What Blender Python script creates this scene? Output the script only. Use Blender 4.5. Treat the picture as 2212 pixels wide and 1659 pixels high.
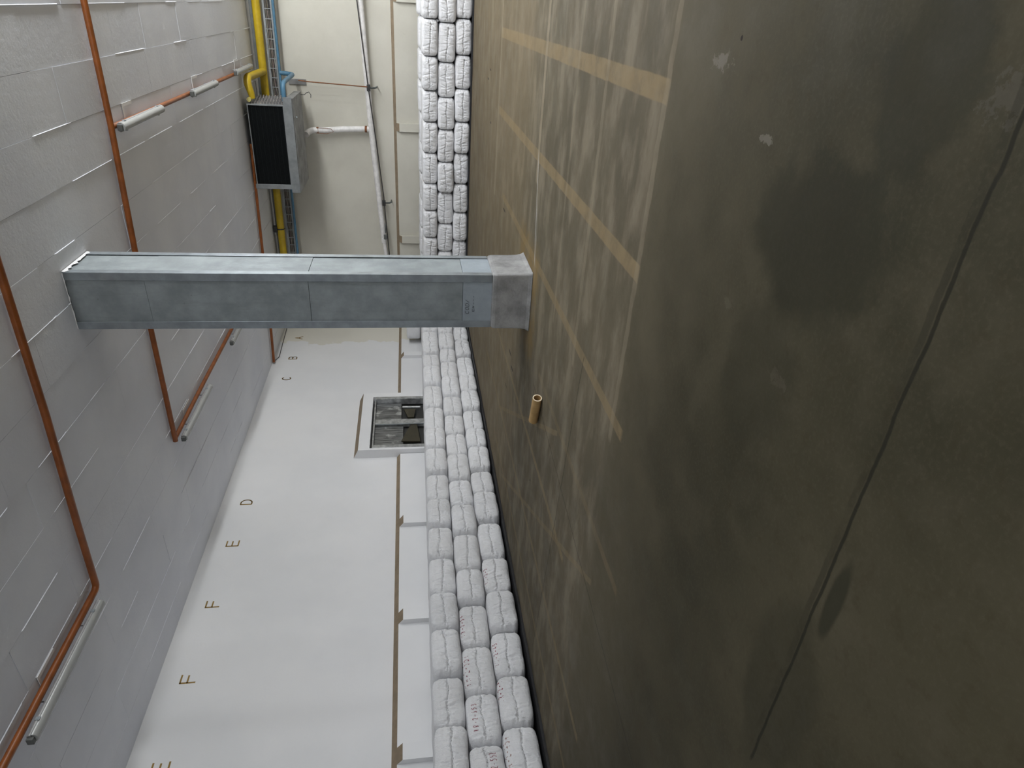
import bpy, bmesh, math, random
import numpy as np
from mathutils import Vector, Matrix
from mathutils.bvhtree import BVHTree

for o in list(bpy.data.objects):
    bpy.data.objects.remove(o, do_unlink=True)
scene = bpy.context.scene
COL = scene.collection
H = 4.82            # ceiling height
XW, YW = -8.15, 17.6  # lettered wall, pipe wall

# ------------------------------------------------------------------ camera
cam_d = bpy.data.cameras.new('camera')
cam = bpy.data.objects.new('camera', cam_d)
COL.objects.link(cam)
right = Vector((0.86305, 0.50479, -0.01846))
down = Vector((0.06049, -0.13956, -0.98836))
fwd = Vector((-0.50149, 0.85189, -0.15098))
# the phone was held on its side: picture right = world down, picture up = world right
m3 = Matrix((down, right, -fwd)).transposed()
cam.matrix_world = Matrix.Translation((0, 0, 1.35)) @ m3.to_4x4()
cam_d.sensor_fit = 'HORIZONTAL'
cam_d.sensor_width = 36.0
cam_d.lens = 36.0 * 1410.0 / 2212.0
cam_d.clip_start = 0.02
cam_d.clip_end = 100
scene.camera = cam

# ------------------------------------------------------------------ light
scene.view_settings.view_transform = 'Standard'
scene.view_settings.look = 'None'
scene.view_settings.gamma = 1.0
scene.view_settings.use_curve_mapping = False
scene.view_settings.exposure = 0.0
world = bpy.data.worlds.new('world')
scene.world = world
world.use_nodes = True
world.node_tree.nodes['Background'].inputs[0].default_value = (0.6, 0.65, 0.7, 1)
world.node_tree.nodes['Background'].inputs[1].default_value = 0.05

def lamp(name, loc, power, size=0.12, color=(0.96, 0.985, 1.0)):
    d = bpy.data.lights.new(name, 'POINT')
    d.energy = power
    d.shadow_soft_size = size
    d.color = color
    o = bpy.data.objects.new(name, d)
    o.location = loc
    COL.objects.link(o)
    return o
LP = 232
for ly, k in ((5.2, .9), (6.7, 1.0), (8.2, 1.1), (9.7, 1.1), (11.2, 1.0), (12.7, 1.0), (14.2, .6), (15.6, .4)):
    lamp('unseen_light', (2.75, ly, 4.56), LP * k, 0.2)
lamp('unseen_light', (1.6, -0.6, 4.56), LP * 1.5, 0.25)  # added front fill light, unseen, no fixture built
scene.cycles.use_denoising = True
scene.cycles.max_bounces = 8
scene.cycles.diffuse_bounces = 5

# ------------------------------------------------------------------ node helpers
class NT:
    def __init__(s, name):
        s.m = bpy.data.materials.new(name)
        s.m.use_nodes = True
        s.t = s.m.node_tree
        s.b = s.t.nodes['Principled BSDF']
        s._pos = None
    def n(s, kind, **kw):
        nd = s.t.nodes.new(kind)
        for k, v in kw.items():
            setattr(nd, k, v)
        return nd
    def link(s, a, b):
        s.t.links.new(a, b)
    def val(s, sock, v):
        if isinstance(v, (int, float)):
            sock.default_value = v
        elif isinstance(v, tuple):
            sock.default_value = v if len(v) == 4 or sock.type == 'VECTOR' else (*v, 1)
        else:
            s.link(v, sock)
    def M(s, op, a, b=0.0, c=None):
        nd = s.n('ShaderNodeMath', operation=op)
        s.val(nd.inputs[0], a)
        s.val(nd.inputs[1], b)
        if c is not None:
            s.val(nd.inputs[2], c)
        return nd.outputs[0]
    def pos(s):
        if s._pos is None:
            g = s.n('ShaderNodeNewGeometry')
            sp = s.n('ShaderNodeSeparateXYZ')
            s.link(g.outputs['Position'], sp.inputs[0])
            s._pos = (g.outputs['Position'], sp.outputs[0], sp.outputs[1], sp.outputs[2])
        return s._pos
    def obj(s):
        return s.n('ShaderNodeTexCoord').outputs['Object']
    def noise(s, scale, detail=4, rough=0.55, vec=None, stretch=None, dist=0.0):
        nd = s.n('ShaderNodeTexNoise')
        nd.inputs['Scale'].default_value = scale
        nd.inputs['Detail'].default_value = detail
        nd.inputs['Roughness'].default_value = rough
        nd.inputs['Distortion'].default_value = dist
        v = vec if vec is not None else s.obj()
        if stretch:
            mp = s.n('ShaderNodeMapping')
            mp.inputs['Scale'].default_value = stretch
            s.link(v, mp.inputs[0])
            v = mp.outputs[0]
        s.link(v, nd.inputs['Vector'])
        return nd.outputs['Fac']
    def ramp(s, f, lo, hi, a=0.0, b=1.0):
        nd = s.n('ShaderNodeMapRange', interpolation_type='SMOOTHSTEP')
        s.val(nd.inputs[0], f)
        s.val(nd.inputs[1], lo)
        s.val(nd.inputs[2], hi)
        s.val(nd.inputs[3], a)
        s.val(nd.inputs[4], b)
        return nd.outputs[0]
    def mix(s, f, a, b):
        nd = s.n('ShaderNodeMix', data_type='RGBA')
        s.val(nd.inputs[0], f)
        s.val(nd.inputs[6], a)
        s.val(nd.inputs[7], b)
        return nd.outputs[2]
    def bump(s, h, strength=0.3, dist=0.01, normal=None):
        nd = s.n('ShaderNodeBump')
        nd.inputs['Strength'].default_value = strength
        nd.inputs['Distance'].default_value = dist
        s.link(h, nd.inputs['Height'])
        if normal is not None:
            s.link(normal, nd.inputs['Normal'])
        return nd.outputs[0]
    def done(s, color=None, rough=0.6, metal=0.0, normal=None, spec=None):
        if color is not None:
            s.val(s.b.inputs['Base Color'], color)
        s.val(s.b.inputs['Roughness'], rough)
        s.val(s.b.inputs['Metallic'], metal)
        if spec is not None:
            s.val(s.b.inputs['Specular IOR Level'], spec)
        if normal is not None:
            s.link(normal, s.b.inputs['Normal'])
        return s.m

def simple(name, col, rough=0.55, metal=0.0, var=0.15, scale=6.0, bump=0.1, bscale=60, stretch=None, spec=None):
    t = NT(name)
    f = t.noise(scale, 5, 0.6, stretch=stretch)
    dark = tuple(c * (1 - var) for c in col)
    lite = tuple(min(1, c * (1 + var)) for c in col)
    c = t.mix(t.ramp(f, 0.3, 0.7), dark, lite)
    nm = t.bump(t.noise(bscale, 3, stretch=stretch), bump, 0.004)
    return t.done(c, rough, metal, nm, spec)

MAT = {}
# painted ceiling
t = NT('painted_ceiling')
_, px, py, pz = t.pos()
c = t.mix(t.ramp(t.noise(0.9, 5), 0.35, 0.7), (0.72, 0.74, 0.80), (0.79, 0.81, 0.86))
c = t.mix(t.ramp(py, 13.5, 17.0, 0.0, 0.6), c, (0.66, 0.64, 0.58))
MAT['ceiling'] = t.done(c, 0.6, 0, t.bump(t.noise(14, 6, 0.65), 0.35, 0.012), 0.3)
# lettered wall: white paint that stops at a ragged brush edge near the corner, cream beyond
t = NT('white_wall_paint')
_, px, py, pz = t.pos()
edge = t.M('ADD', py, t.M('MULTIPLY', t.M('SUBTRACT', t.noise(3.0, 4), 0.5), 0.9))
c = t.mix(t.ramp(t.noise(0.6, 4), 0.3, 0.7), (0.74, 0.745, 0.755), (0.80, 0.80, 0.805))
c = t.mix(t.ramp(edge, 16.22, 16.26), c, (0.70, 0.68, 0.61))
MAT['wall_white'] = t.done(c, 0.6, 0, t.bump(t.noise(25, 5), 0.12, 0.008), 0.3)
# cream wall
t = NT('cream_wall_paint')
c = t.mix(t.ramp(t.noise(0.8, 5, 0.6), 0.3, 0.72), (0.52, 0.50, 0.43), (0.59, 0.57, 0.495))
spk = t.ramp(t.noise(9, 3), 0.74, 0.8)
c = t.mix(t.M('MULTIPLY', spk, 0.35), c, (0.4, 0.36, 0.28))
MAT['wall_cream'] = t.done(c, 0.6, 0, t.bump(t.noise(25, 5), 0.15, 0.008), 0.3)
MAT['dust'] = simple('brown_dust', (0.235, 0.18, 0.12), 0.9, 0, 0.12, 8)
MAT['galv'] = None
t = NT('galvanised_sheet')
sp = t.noise(3.0, 6, 0.65)
st = t.noise(1.6, 5, 0.6, stretch=(6, 6, 0.8))
c = t.mix(t.ramp(sp, 0.3, 0.72), (0.20, 0.225, 0.235), (0.31, 0.345, 0.355))
c = t.mix(t.M('MULTIPLY', t.ramp(st, 0.5, 0.75), 0.5), c, (0.17, 0.19, 0.19))
spot = t.ramp(t.noise(22, 2), 0.72, 0.78)
c = t.mix(t.M('MULTIPLY', spot, 0.5), c, (0.14, 0.15, 0.15))
MAT['galv'] = t.done(c, 0.6, 0.12, t.bump(t.noise(7, 4), 0.35, 0.012))
t = NT('galvanised_sheet_new')
c = t.mix(t.ramp(t.noise(5.0, 5, 0.65), 0.3, 0.72), (0.29, 0.335, 0.37), (0.36, 0.41, 0.445))
MAT['galv_new'] = t.done(c, 0.55, 0.12, t.bump(t.noise(8, 4), 0.2, 0.01))
MAT['trim_metal'] = simple('galvanised_trim', (0.30, 0.335, 0.36), 0.35, 0.5, 0.15, 6, 0.2, 12)
t = NT('rough_cement')
c = t.mix(t.ramp(t.noise(5, 6, 0.65), 0.3, 0.72), (0.20, 0.20, 0.198), (0.34, 0.34, 0.335))
MAT['cement'] = t.done(c, 0.85, 0, t.bump(t.noise(12, 6, 0.7), 0.5, 0.02), 0.25)
MAT['conduit'] = simple('orange_brown_paint', (0.235, 0.068, 0.013), 0.4, 0, 0.2, 7)
MAT['lamp_body'] = simple('grey_lamp_plastic', (0.30, 0.30, 0.30), 0.4)
MAT['lamp_cap'] = simple('dark_grey_plastic', (0.10, 0.105, 0.10), 0.5)
MAT['white_strip'] = simple('plain_white', (0.86, 0.86, 0.86), 0.5, 0, 0.03)
t = NT('clear_lamp_cover')
t.b.inputs['Transmission Weight'].default_value = 0.25
MAT['diffuser'] = t.done(t.mix(t.noise(5), (0.42, 0.43, 0.42), (0.52, 0.53, 0.52)), 0.25)
t = NT('woven_sack')
ob = t.obj()
w1 = t.noise(7, 5, 0.6, stretch=(1.0, 1.0, 2.2), dist=0.6)
w2 = t.noise(30, 4, 0.6, stretch=(1.5, 0.5, 0.28), dist=0.8)
rnd = t.n('ShaderNodeObjectInfo').outputs['Random']
c = t.mix(t.ramp(w1, 0.3, 0.75), (0.77, 0.775, 0.79), (0.85, 0.855, 0.875))
c = t.mix(t.M('MULTIPLY', rnd, 0.18), c, (0.62, 0.60, 0.58))
stain = t.ramp(t.noise(2.2, 4, 0.6), 0.66, 0.8)
c = t.mix(t.M('MULTIPLY', stain, 0.35), c, (0.55, 0.50, 0.44))
cre = t.noise(22, 3, 0.55, stretch=(1.5, 0.5, 0.22), dist=0.9)
cre = t.M('POWER', t.M('SUBTRACT', 1.0, t.M('ABSOLUTE', t.M('SUBTRACT', t.M('MULTIPLY', cre, 2.0), 1.0))), 8.0)
crz = t.noise(15, 3, 0.55, stretch=(0.6, 0.6, 1.6), dist=1.2)
crz = t.M('POWER', t.M('SUBTRACT', 1.0, t.M('ABSOLUTE', t.M('SUBTRACT', t.M('MULTIPLY', crz, 2.0), 1.0))), 14.0)
b0 = t.bump(t.M('ADD', cre, t.M('MULTIPLY', crz, 0.5)), 0.4, -0.012)
b1 = t.bump(w1, 0.3, 0.03, b0)
MAT['sack'] = t.done(c, 0.62, 0, t.bump(w2, 0.55, 0.016, b1), 0.3)
MAT['thread'] = simple('dark_thread', (0.10, 0.095, 0.09), 0.9)
MAT['red_ink'] = simple('red_marker_ink', (0.27, 0.09, 0.11), 0.8)
MAT['brown_ink'] = simple('brown_marker_ink', (0.34, 0.22, 0.19), 0.8)
MAT['black_ink'] = simple('black_marker_ink', (0.03, 0.03, 0.03), 0.8)
MAT['plastic_black'] = simple('black_plastic_sheet', (0.02, 0.02, 0.022), 0.35, 0, 0.2, 10, 0.4, 15)
MAT['ochre'] = simple('ochre_letter_paint', (0.27, 0.165, 0.035), 0.6)
MAT['yellow'] = simple('yellow_pipe_paint', (0.46, 0.32, 0.012), 0.4, 0, 0.12, 5)
MAT['blue'] = simple('blue_pipe_paint', (0.07, 0.17, 0.26), 0.4, 0, 0.15, 5)
MAT['steel_dark'] = simple('dull_steel', (0.13, 0.14, 0.135), 0.5, 0.5)
MAT['casing'] = simple('galvanised_casing', (0.25, 0.265, 0.27), 0.5, 0.4, 0.18, 4)
MAT['casing_dirty'] = simple('stained_tray_metal', (0.23, 0.23, 0.225), 0.6, 0.3, 0.3, 3)
t = NT('black_coil_fins')
_, px, py, pz = t.pos()
fr = t.M('FRACT', t.M('MULTIPLY', pz, 11.0))
c = t.mix(t.ramp(fr, 0.0, 0.1), (0.016, 0.021, 0.021), (0.004, 0.005, 0.0055))
MAT['fins'] = t.done(c, 0.7, 0.0, t.bump(t.M('SINE', t.M('MULTIPLY', pz, 300.0)), 0.4, 0.004), 0.1)
MAT['copper'] = simple('grey_tube_bend', (0.50, 0.46, 0.46), 0.3, 0.8)
MAT['brass'] = simple('pale_yellow_cap', (0.52, 0.46, 0.16), 0.4)
MAT['white_pipe'] = simple('white_pipe_wrap', (0.72, 0.70, 0.68), 0.45, 0, 0.12, 9, 0.2, 20)
MAT['rust'] = simple('rust', (0.17, 0.065, 0.025), 0.8, 0, 0.3, 12)
MAT['black_metal'] = simple('black_metal', (0.025, 0.025, 0.025), 0.5)
MAT['cable'] = simple('black_cable', (0.03, 0.026, 0.026), 0.5)
MAT['cable_pink'] = simple('pale_cable', (0.20, 0.15, 0.14), 0.5)
t = NT('brushed_steel')
br = t.noise(2.0, 5, 0.6, stretch=(1, 22, 1.2))
cl = t.noise(3.2, 4, 0.6)
c = t.mix(t.ramp(br, 0.3, 0.75), (0.10, 0.103, 0.105), (0.42, 0.43, 0.43))
c = t.mix(t.M('MULTIPLY', t.ramp(cl, 0.55, 0.66), t.ramp(br, 0.35, 0.6)), c, (0.75, 0.76, 0.76))
MAT['steel'] = t.done(c, t.ramp(br, 0.2, 0.8, 0.25, 0.5), 0.85, t.bump(br, 0.15, 0.005))
MAT['steel_frame'] = simple('steel_frame', (0.46, 0.47, 0.47), 0.35, 0.7, 0.3, 9, 0.2, 20)
MAT['dark_recess'] = simple('dark_recess', (0.03, 0.03, 0.028), 0.6)
MAT['brown_metal'] = simple('brown_metal', (0.05, 0.043, 0.025), 0.6, 0.2)
t = NT('cardboard')
c = t.mix(t.ramp(t.noise(8, 4), 0.3, 0.7), (0.33, 0.20, 0.075), (0.42, 0.27, 0.11))
MAT['card'] = t.done(c, 0.8)
MAT['card_end'] = simple('cardboard_cut_end', (0.62, 0.52, 0.36), 0.8)

# ---- floor: concrete with painted lanes, joints and stains
t = NT('concrete_floor')
P, px, py, pz = t.pos()
n1 = t.noise(0.55, 6, 0.62, vec=P)
n2 = t.noise(2.6, 6, 0.65, vec=P)
n3 = t.noise(14, 5, 0.6, vec=P)
nb = t.noise(1.4, 5, 0.6, vec=P, stretch=(1.1, 2.6, 1))
c = t.mix(t.ramp(n1, 0.34, 0.68), (0.022, 0.0195, 0.0105), (0.045, 0.039, 0.0225))
c = t.mix(t.M('MULTIPLY', t.ramp(n2, 0.42, 0.72), 0.55), c, (0.058, 0.050, 0.032))
c = t.mix(t.M('MULTIPLY', t.ramp(n3, 0.5, 0.72), 0.35), c, (0.026, 0.0195, 0.009))
n4 = t.noise(55, 4, 0.7, vec=P)
c = t.mix(t.M('MULTIPLY', t.ramp(n4, 0.45, 0.7), 0.28), c, (0.064, 0.054, 0.034))
# streaky worn lane beyond the cross line; near floor painted darker for light falloff
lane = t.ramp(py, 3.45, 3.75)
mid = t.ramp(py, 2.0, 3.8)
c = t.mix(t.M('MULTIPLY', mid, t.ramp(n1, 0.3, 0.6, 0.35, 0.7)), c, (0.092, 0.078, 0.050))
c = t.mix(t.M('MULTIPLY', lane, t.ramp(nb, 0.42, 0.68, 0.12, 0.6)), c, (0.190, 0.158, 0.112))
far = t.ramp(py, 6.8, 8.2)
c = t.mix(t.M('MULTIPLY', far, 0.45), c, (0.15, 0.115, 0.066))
jit = t.M('MULTIPLY', t.M('SUBTRACT', t.noise(6, 4, vec=P), 0.5), 0.05)
def band(coord, centre, half, soft=0.012, j=1.0):
    d = t.M('ABSOLUTE', t.M('ADD', t.M('SUBTRACT', coord, centre), t.M('MULTIPLY', jit, j)))
    return t.ramp(d, half, half + soft, 1.0, 0.0)
def span(coord, a, b, soft=0.05):
    return t.M('MULTIPLY', t.ramp(coord, a - soft, a), t.ramp(coord, b, b + soft, 1.0, 0.0))
wear = t.ramp(t.noise(5, 5, 0.65, vec=P), 0.25, 0.6, 0.45, 1.0)
def stripe(mask, col, k):
    global c
    c = t.mix(t.M('MULTIPLY', mask, t.M('MULTIPLY', wear, k)), c, col)
TAN = (0.175, 0.13, 0.070)
for xc, y0, y1, w, k in ((-0.345, 3.58, 10.45, .058, .85), (-1.35, 3.58, 10.3, .05, .85), (-2.40, 3.4, 9.5, .042, .7),
                         (-4.43, 4.3, 9.3, .032, .7), (-5.45, 3.2, 10.6, .032, .6), (-3.42, 3.0, 6.0, .03, .3), (-6.2, 2.6, 9.0, .03, .5)):
    stripe(t.M('MULTIPLY', band(px, xc, w, .012, .35), span(py, y0, y1)), TAN, k)
PALE = (0.20, 0.165, 0.115)
for yc, x0, x1, w, k in ((3.585, -2.55, 1.5, .028, .4), (4.75, -2.6, 1.5, .03, .4), (6.98, -1.6, 1.5, .05, .75), (10.42, -2.6, 1.5, .06, .6), (5.6, -2.6, 1.5, .02, .3)):
    stripe(t.M('MULTIPLY', band(py, yc, w), span(px, x0, x1)), PALE, k)
# fresh white filler in the crack at the column foot
fil = t.M('SUBTRACT', py, t.M('MULTIPLY', px, 0.216))
stripe(t.M('MULTIPLY', band(fil, 7.272, .006, .004, .2), span(px, -2.36, -1.5, .3)), (0.55, 0.55, 0.53), .9)
stripe(t.M('MULTIPLY', band(fil, 7.215, .005, .004, .2), span(px, -2.5, -1.9, .2)), (0.42, 0.40, 0.36), .7)
# diagonal scuffed lines by the sacks
diag = t.M('ADD', px, t.M('MULTIPLY', py, 0.55))
stripe(t.M('MULTIPLY', band(diag, -0.75, .025), span(py, 5.0, 8.6)), TAN, .45)
stripe(t.M('MULTIPLY', band(diag, -1.95, .025), span(py, 3.5, 8.0)), TAN, .45)
# rust-yellow stain round the column foot
dx = t.M('SUBTRACT', t.M('ABSOLUTE', t.M('ADD', px, 2.92)), 0.36)
dy = t.M('SUBTRACT', t.M('ABSOLUTE', t.M('SUBTRACT', py, 7.10)), 0.36)
dd = t.M('MAXIMUM', dx, dy)
ring = t.M('MULTIPLY', t.ramp(t.M('ADD', dd, t.M('MULTIPLY', jit, 8.0)), 0.1, 0.42, 1.0, 0.0), t.ramp(n2, 0.35, 0.6, 0.35, 1.0))
c = t.mix(t.M('MULTIPLY', ring, 0.6), c, (0.19, 0.125, 0.045))
nfine = t.noise(24, 5, 0.7, vec=P)
# dark oily patches with ragged borders
def blob(cx, cy, rx, ry, k, col=(0.016, 0.015, 0.0085), rag=1.0):
    global c
    ex = t.M('DIVIDE', t.M('SUBTRACT', px, cx), rx)
    ey = t.M('DIVIDE', t.M('SUBTRACT', py, cy), ry)
    r = t.M('SQRT', t.M('ADD', t.M('MULTIPLY', ex, ex), t.M('MULTIPLY', ey, ey)))
    r = t.M('ADD', r, t.M('MULTIPLY', t.M('SUBTRACT', n2 if rx > .08 or ry > .2 else nfine, 0.5), 1.3 * rag))
    c = t.mix(t.M('MULTIPLY', t.ramp(r, 0.7, 1.05, 1.0, 0.0), k), c, col)
blob(-0.62, 1.98, 0.30, 0.42, .6)
blob(-0.1, 1.7, 0.28, 0.22, .55)
blob(-1.62, 1.31, 0.20, 0.045, .75, rag=.5)
blob(-1.2, 2.1, 0.35, 0.3, .3)
blob(-2.2, 1.4, 0.5, 0.22, .35)
blob(-0.155, 2.99, 0.030, 0.09, .4, (0.17, 0.155, 0.13), 4.0)
blob(-0.383, 2.455, 0.016, 0.055, .4, (0.17, 0.155, 0.13), 4.0)
blob(-0.12, 1.43, 0.05, 0.06, .3, (0.075, 0.068, 0.055), 4.0)
blob(-1.15, 1.95, 0.03, 0.05, .25, (0.08, 0.066, 0.048), 4.0)
blob(-1.05, 2.45, 0.02, 0.04, .25, (0.09, 0.08, 0.06), 4.0)
for mx, my, a, b in ((-4.17, 7.95, .02, .13), (-4.29, 7.70, .025, .10), (-4.80, 8.12, .012, .10), (-2.55, 9.25, .02, .12),
                     (-0.93, 11.63, .02, .08), (-1.09, 11.93, .02, .1), (-1.69, 11.33, .02, .08), (-4.82, 5.95, .015, .02), (-0.06, 2.84, .012, .012)):
    blob(mx, my, a, b, .95, (0.012, 0.008, 0.006), .55)
# construction joints and cracks
def crack(coord, centre, half, mask, k):
    global c
    c = t.mix(t.M('MULTIPLY', t.M('MULTIPLY', band(coord, centre, half, .006, .5), mask), k), c, (0.009, 0.008, 0.005))
crack(py, 1.375, .004, span(px, -2.6, 2), .8)
crack(py, 1.40, .010, t.M('MULTIPLY', span(px, -2.4, 2), t.ramp(n2, 0.4, 0.6)), .4)
crack(t.M('ADD', py, t.M('MULTIPLY', px, 0.13)), 4.13, .004, span(px, -6.5, -2.4), .55)
crack(t.M('ADD', px, t.M('MULTIPLY', py, -0.12)), -4.42, .004, span(py, 1.5, 6.2), .55)
rough = t.ramp(n2, 0.3, 0.7, 0.62, 0.85)
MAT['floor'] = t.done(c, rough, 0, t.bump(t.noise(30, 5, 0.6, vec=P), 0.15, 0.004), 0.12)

# ------------------------------------------------------------------ mesh helpers
class MB:
    def __init__(s):
        s.v, s.f, s.mi = [], [], []
        s.cur = 0
    def face(s, f):
        s.f.append(f); s.mi.append(s.cur)
    def box(s, a, b):
        x0, y0, z0 = a; x1, y1, z1 = b
        i = len(s.v)
        s.v += [(x0, y0, z0), (x1, y0, z0), (x1, y1, z0), (x0, y1, z0), (x0, y0, z1), (x1, y0, z1), (x1, y1, z1), (x0, y1, z1)]
        for f in ((0, 3, 2, 1), (4, 5, 6, 7), (0, 1, 5, 4), (1, 2, 6, 5), (2, 3, 7, 6), (3, 0, 4, 7)):
            s.face([i + k for k in f])
        return s
    def prism(s, pts, lo, hi, axis):
        """pts: 2D outline in the two other axes (in xyz order), extruded along axis"""
        i = len(s.v); n = len(pts)
        for w in (lo, hi):
            for p in pts:
                q = list(p); q.insert(axis, w); s.v.append(tuple(q))
        s.face([i + k for k in range(n)][::-1])
        s.face([i + n + k for k in range(n)])
        for k in range(n):
            s.face([i + k, i + (k + 1) % n, i + n + (k + 1) % n, i + n + k])
        return s
    def tube(s, pts, r, n=10, caps=True, flat=1.0):
        pts = [Vector(p) for p in pts]
        rr = r if isinstance(r, (list, tuple)) else [r] * len(pts)
        i0 = len(s.v)
        ref = None
        for k, p in enumerate(pts):
            if k == 0: d = pts[1] - pts[0]
            elif k == len(pts) - 1: d = pts[-1] - pts[-2]
            else: d = (pts[k + 1] - p).normalized() + (p - pts[k - 1]).normalized()
            d.normalize()
            if ref is None:
                ref = Vector((0, 0, 1)) if abs(d.z) < .9 else Vector((1, 0, 0))
            a = (ref - d * ref.dot(d)).normalized(); ref = a
            b = d.cross(a)
            for j in range(n):
                an = 2 * math.pi * j / n
                s.v.append(tuple(p + a * (math.cos(an) * rr[k]) + b * (math.sin(an) * rr[k] * flat)))
        for k in range(len(pts) - 1):
            for j in range(n):
                a = i0 + k * n + j; b = i0 + k * n + (j + 1) % n
                s.face([a, b, b + n, a + n])
        if caps:
            s.face([i0 + j for j in range(n)][::-1])
            s.face([i0 + (len(pts) - 1) * n + j for j in range(n)])
        return s
    def build(s, name, mats, parent=None, smooth=False, bevel=0.0, seg=2):
        me = bpy.data.meshes.new(name)
        me.from_pydata(s.v, [], s.f)
        if not isinstance(mats, (list, tuple)): mats = [mats]
        for m in mats: me.materials.append(m)
        me.polygons.foreach_set('material_index', s.mi)
        bm = bmesh.new(); bm.from_mesh(me)
        bmesh.ops.recalc_face_normals(bm, faces=bm.faces)
        bm.to_mesh(me); bm.free()
        if smooth:
            me.polygons.foreach_set('use_smooth', [True] * len(me.polygons))
            try: me.set_sharp_from_angle(angle=math.radians(40))
            except Exception: pass
        o = bpy.data.objects.new(name, me)
        COL.objects.link(o)
        if parent is not None: o.parent = parent
        if bevel:
            bv = o.modifiers.new('bevel', 'BEVEL'); bv.width = bevel; bv.segments = seg
            bv.limit_method = 'ANGLE'; bv.angle_limit = math.radians(35)
        return o

def tag(o, label, cat, group=None):
    o['label'] = label; o['category'] = cat
    if group: o['group'] = group
    return o
def struct(o):
    o['kind'] = 'structure'; return o
def empty(name, loc=(0, 0, 0), rz=0.0):
    o = bpy.data.objects.new(name, None)
    o.empty_display_size = .1
    o.location = loc; o.rotation_euler = (0, 0, rz)
    COL.objects.link(o); return o
def local(o, off):
    """shift mesh vertices so that a part built in world space sits under a parent at off"""
    for v in o.data.vertices: v.co -= Vector(off)
    return o
def arc(p, a, b, n=6):
    """rounded corner: quadratic curve a -> p -> b"""
    a, p, b = Vector(a), Vector(p), Vector(b)
    return [tuple(a * (1 - u) ** 2 + p * 2 * u * (1 - u) + b * u * u) for u in [k / n for k in range(n + 1)]]

# stroke alphabet (x 0..1, y 0..1)
def circ(cx, cy, rx, ry, a0, a1, n=10):
    return [(cx + rx * math.cos(math.radians(a0 + (a1 - a0) * k / n)), cy + ry * math.sin(math.radians(a0 + (a1 - a0) * k / n))) for k in range(n + 1)]
STROKE = {
 'A': [[(0, 0), (.5, 1), (1, 0)], [(.2, .38), (.8, .38)]],
 'B': [[(.05, 0), (.05, 1), (.6, 1)] + circ(.6, .76, .32, .24, 90, -90) + [(.05, .52)], [(.6, .52)] + circ(.6, .26, .36, .26, 90, -90) + [(.05, 0)]],
 'C': [circ(.55, .5, .5, .5, 50, 310, 16)],
 'D': [[(.05, 0), (.05, 1), (.4, 1)] + circ(.4, .5, .55, .5, 90, -90, 14) + [(.05, 0)]],
 'E': [[(.95, 1), (.05, 1), (.05, 0), (.95, 0)], [(.05, .52), (.85, .52)]],
 'F': [[(.95, 1), (.05, 1), (.05, 0)], [(.05, .52), (.85, .52)]],
 'V': [[(0, 1), (.25, .1), (.45, .95)]],
 'R': [[(.1, 0), (.15, .95), (.55, 1), (.8, .8), (.6, .5), (.2, .45)], [(.4, .45), (.75, .05)]],
 'N': [[(.05, 0), (.1, 1), (.7, .1), (.8, 1)]],
 'P': [[(.15, 0), (.2, 1), (.7, .95), (.75, .6), (.2, .5)]],
 'O': [circ(.5, .5, .45, .5, 0, 360, 16)],
 '1': [[(.5, 0), (.5, 1)]],
 '2': [[(.1, .75), (.3, 1), (.65, .95), (.7, .65), (.15, .1), (.85, .05)]],
 '3': [[(.1, .9), (.5, 1), (.7, .78), (.35, .55), (.75, .35), (.5, .02), (.1, .1)]],
 '4': [[(.6, 0), (.65, 1), (.1, .35), (.9, .38)]],
 '5': [[(.8, 1), (.25, .95), (.2, .58), (.6, .6), (.75, .3), (.5, 0), (.1, .08)]],
 '6': [[(.7, 1), (.2, .5), (.2, .1), (.6, 0), (.75, .3), (.3, .45)]],
 '9': [[(.7, .6), (.3, .55), (.2, .85), (.55, 1), (.75, .75), (.6, 0)]],
 '7': [[(.1, 1), (.8, .95), (.4, 0)]],
 '/': [[(.1, 0), (.7, 1)]],
 '-': [[(.2, .45), (.8, .45)]],
}

# ------------------------------------------------------------------ room shell
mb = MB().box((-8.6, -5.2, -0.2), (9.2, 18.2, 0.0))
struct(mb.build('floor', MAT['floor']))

# ceiling of cast strips 0.533 m wide; neighbouring pieces differ by a few millimetres, mortar lips along the joints
rng = random.Random(4)
mb = MB()
mb.box((-8.6, -5.2, 4.86), (9.2, 18.2, 5.05))
edges = [-8.6] + [-0.275 - 0.533 * k for k in range(15, -1, -1)] + [-0.275 + 0.533 * k for k in range(1, 17)] + [9.2]
edges = sorted(e for e in edges if -8.6 <= e <= 9.2)
for a, b in zip(edges[:-1], edges[1:]):
    y = -5.2
    y1 = -5.2 + rng.uniform(.4, 2.2)
    while y < 18.2:
        z = H + rng.choice((0, 0, 0.001, 0.002, 0.003, 0.006))
        mb.box((a + .0015, y + .001, z), (b - .0015, min(y1, 18.2) - .001, 4.87))
        y = y1; y1 += rng.choice((1.07, 1.6, 2.13, 2.13))
for e in edges[1:-1]:
    y = -4.5
    while y < 17.3:
        L = rng.uniform(.25, 1.5)
        if rng.random() < .62:
            h = rng.uniform(.003, .007); w = rng.uniform(.005, .011)
            ya, yb = y, min(y + L, 17.4)
            i = len(mb.v)
            mb.v += [(e - w, ya, H + .004), (e + w * .4, ya + .03, H - h), (e + w, ya, H + .004), (e - w, yb, H + .004), (e + w * .4, yb - .03, H - h), (e + w, yb, H + .004)]
            for f in ((0, 1, 4, 3), (1, 2, 5, 4), (0, 2, 1), (3, 4, 5)): mb.face([i + k for k in f])
        y += L + rng.uniform(.05, .6)
struct(mb.build('ceiling', MAT['ceiling']))

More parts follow.
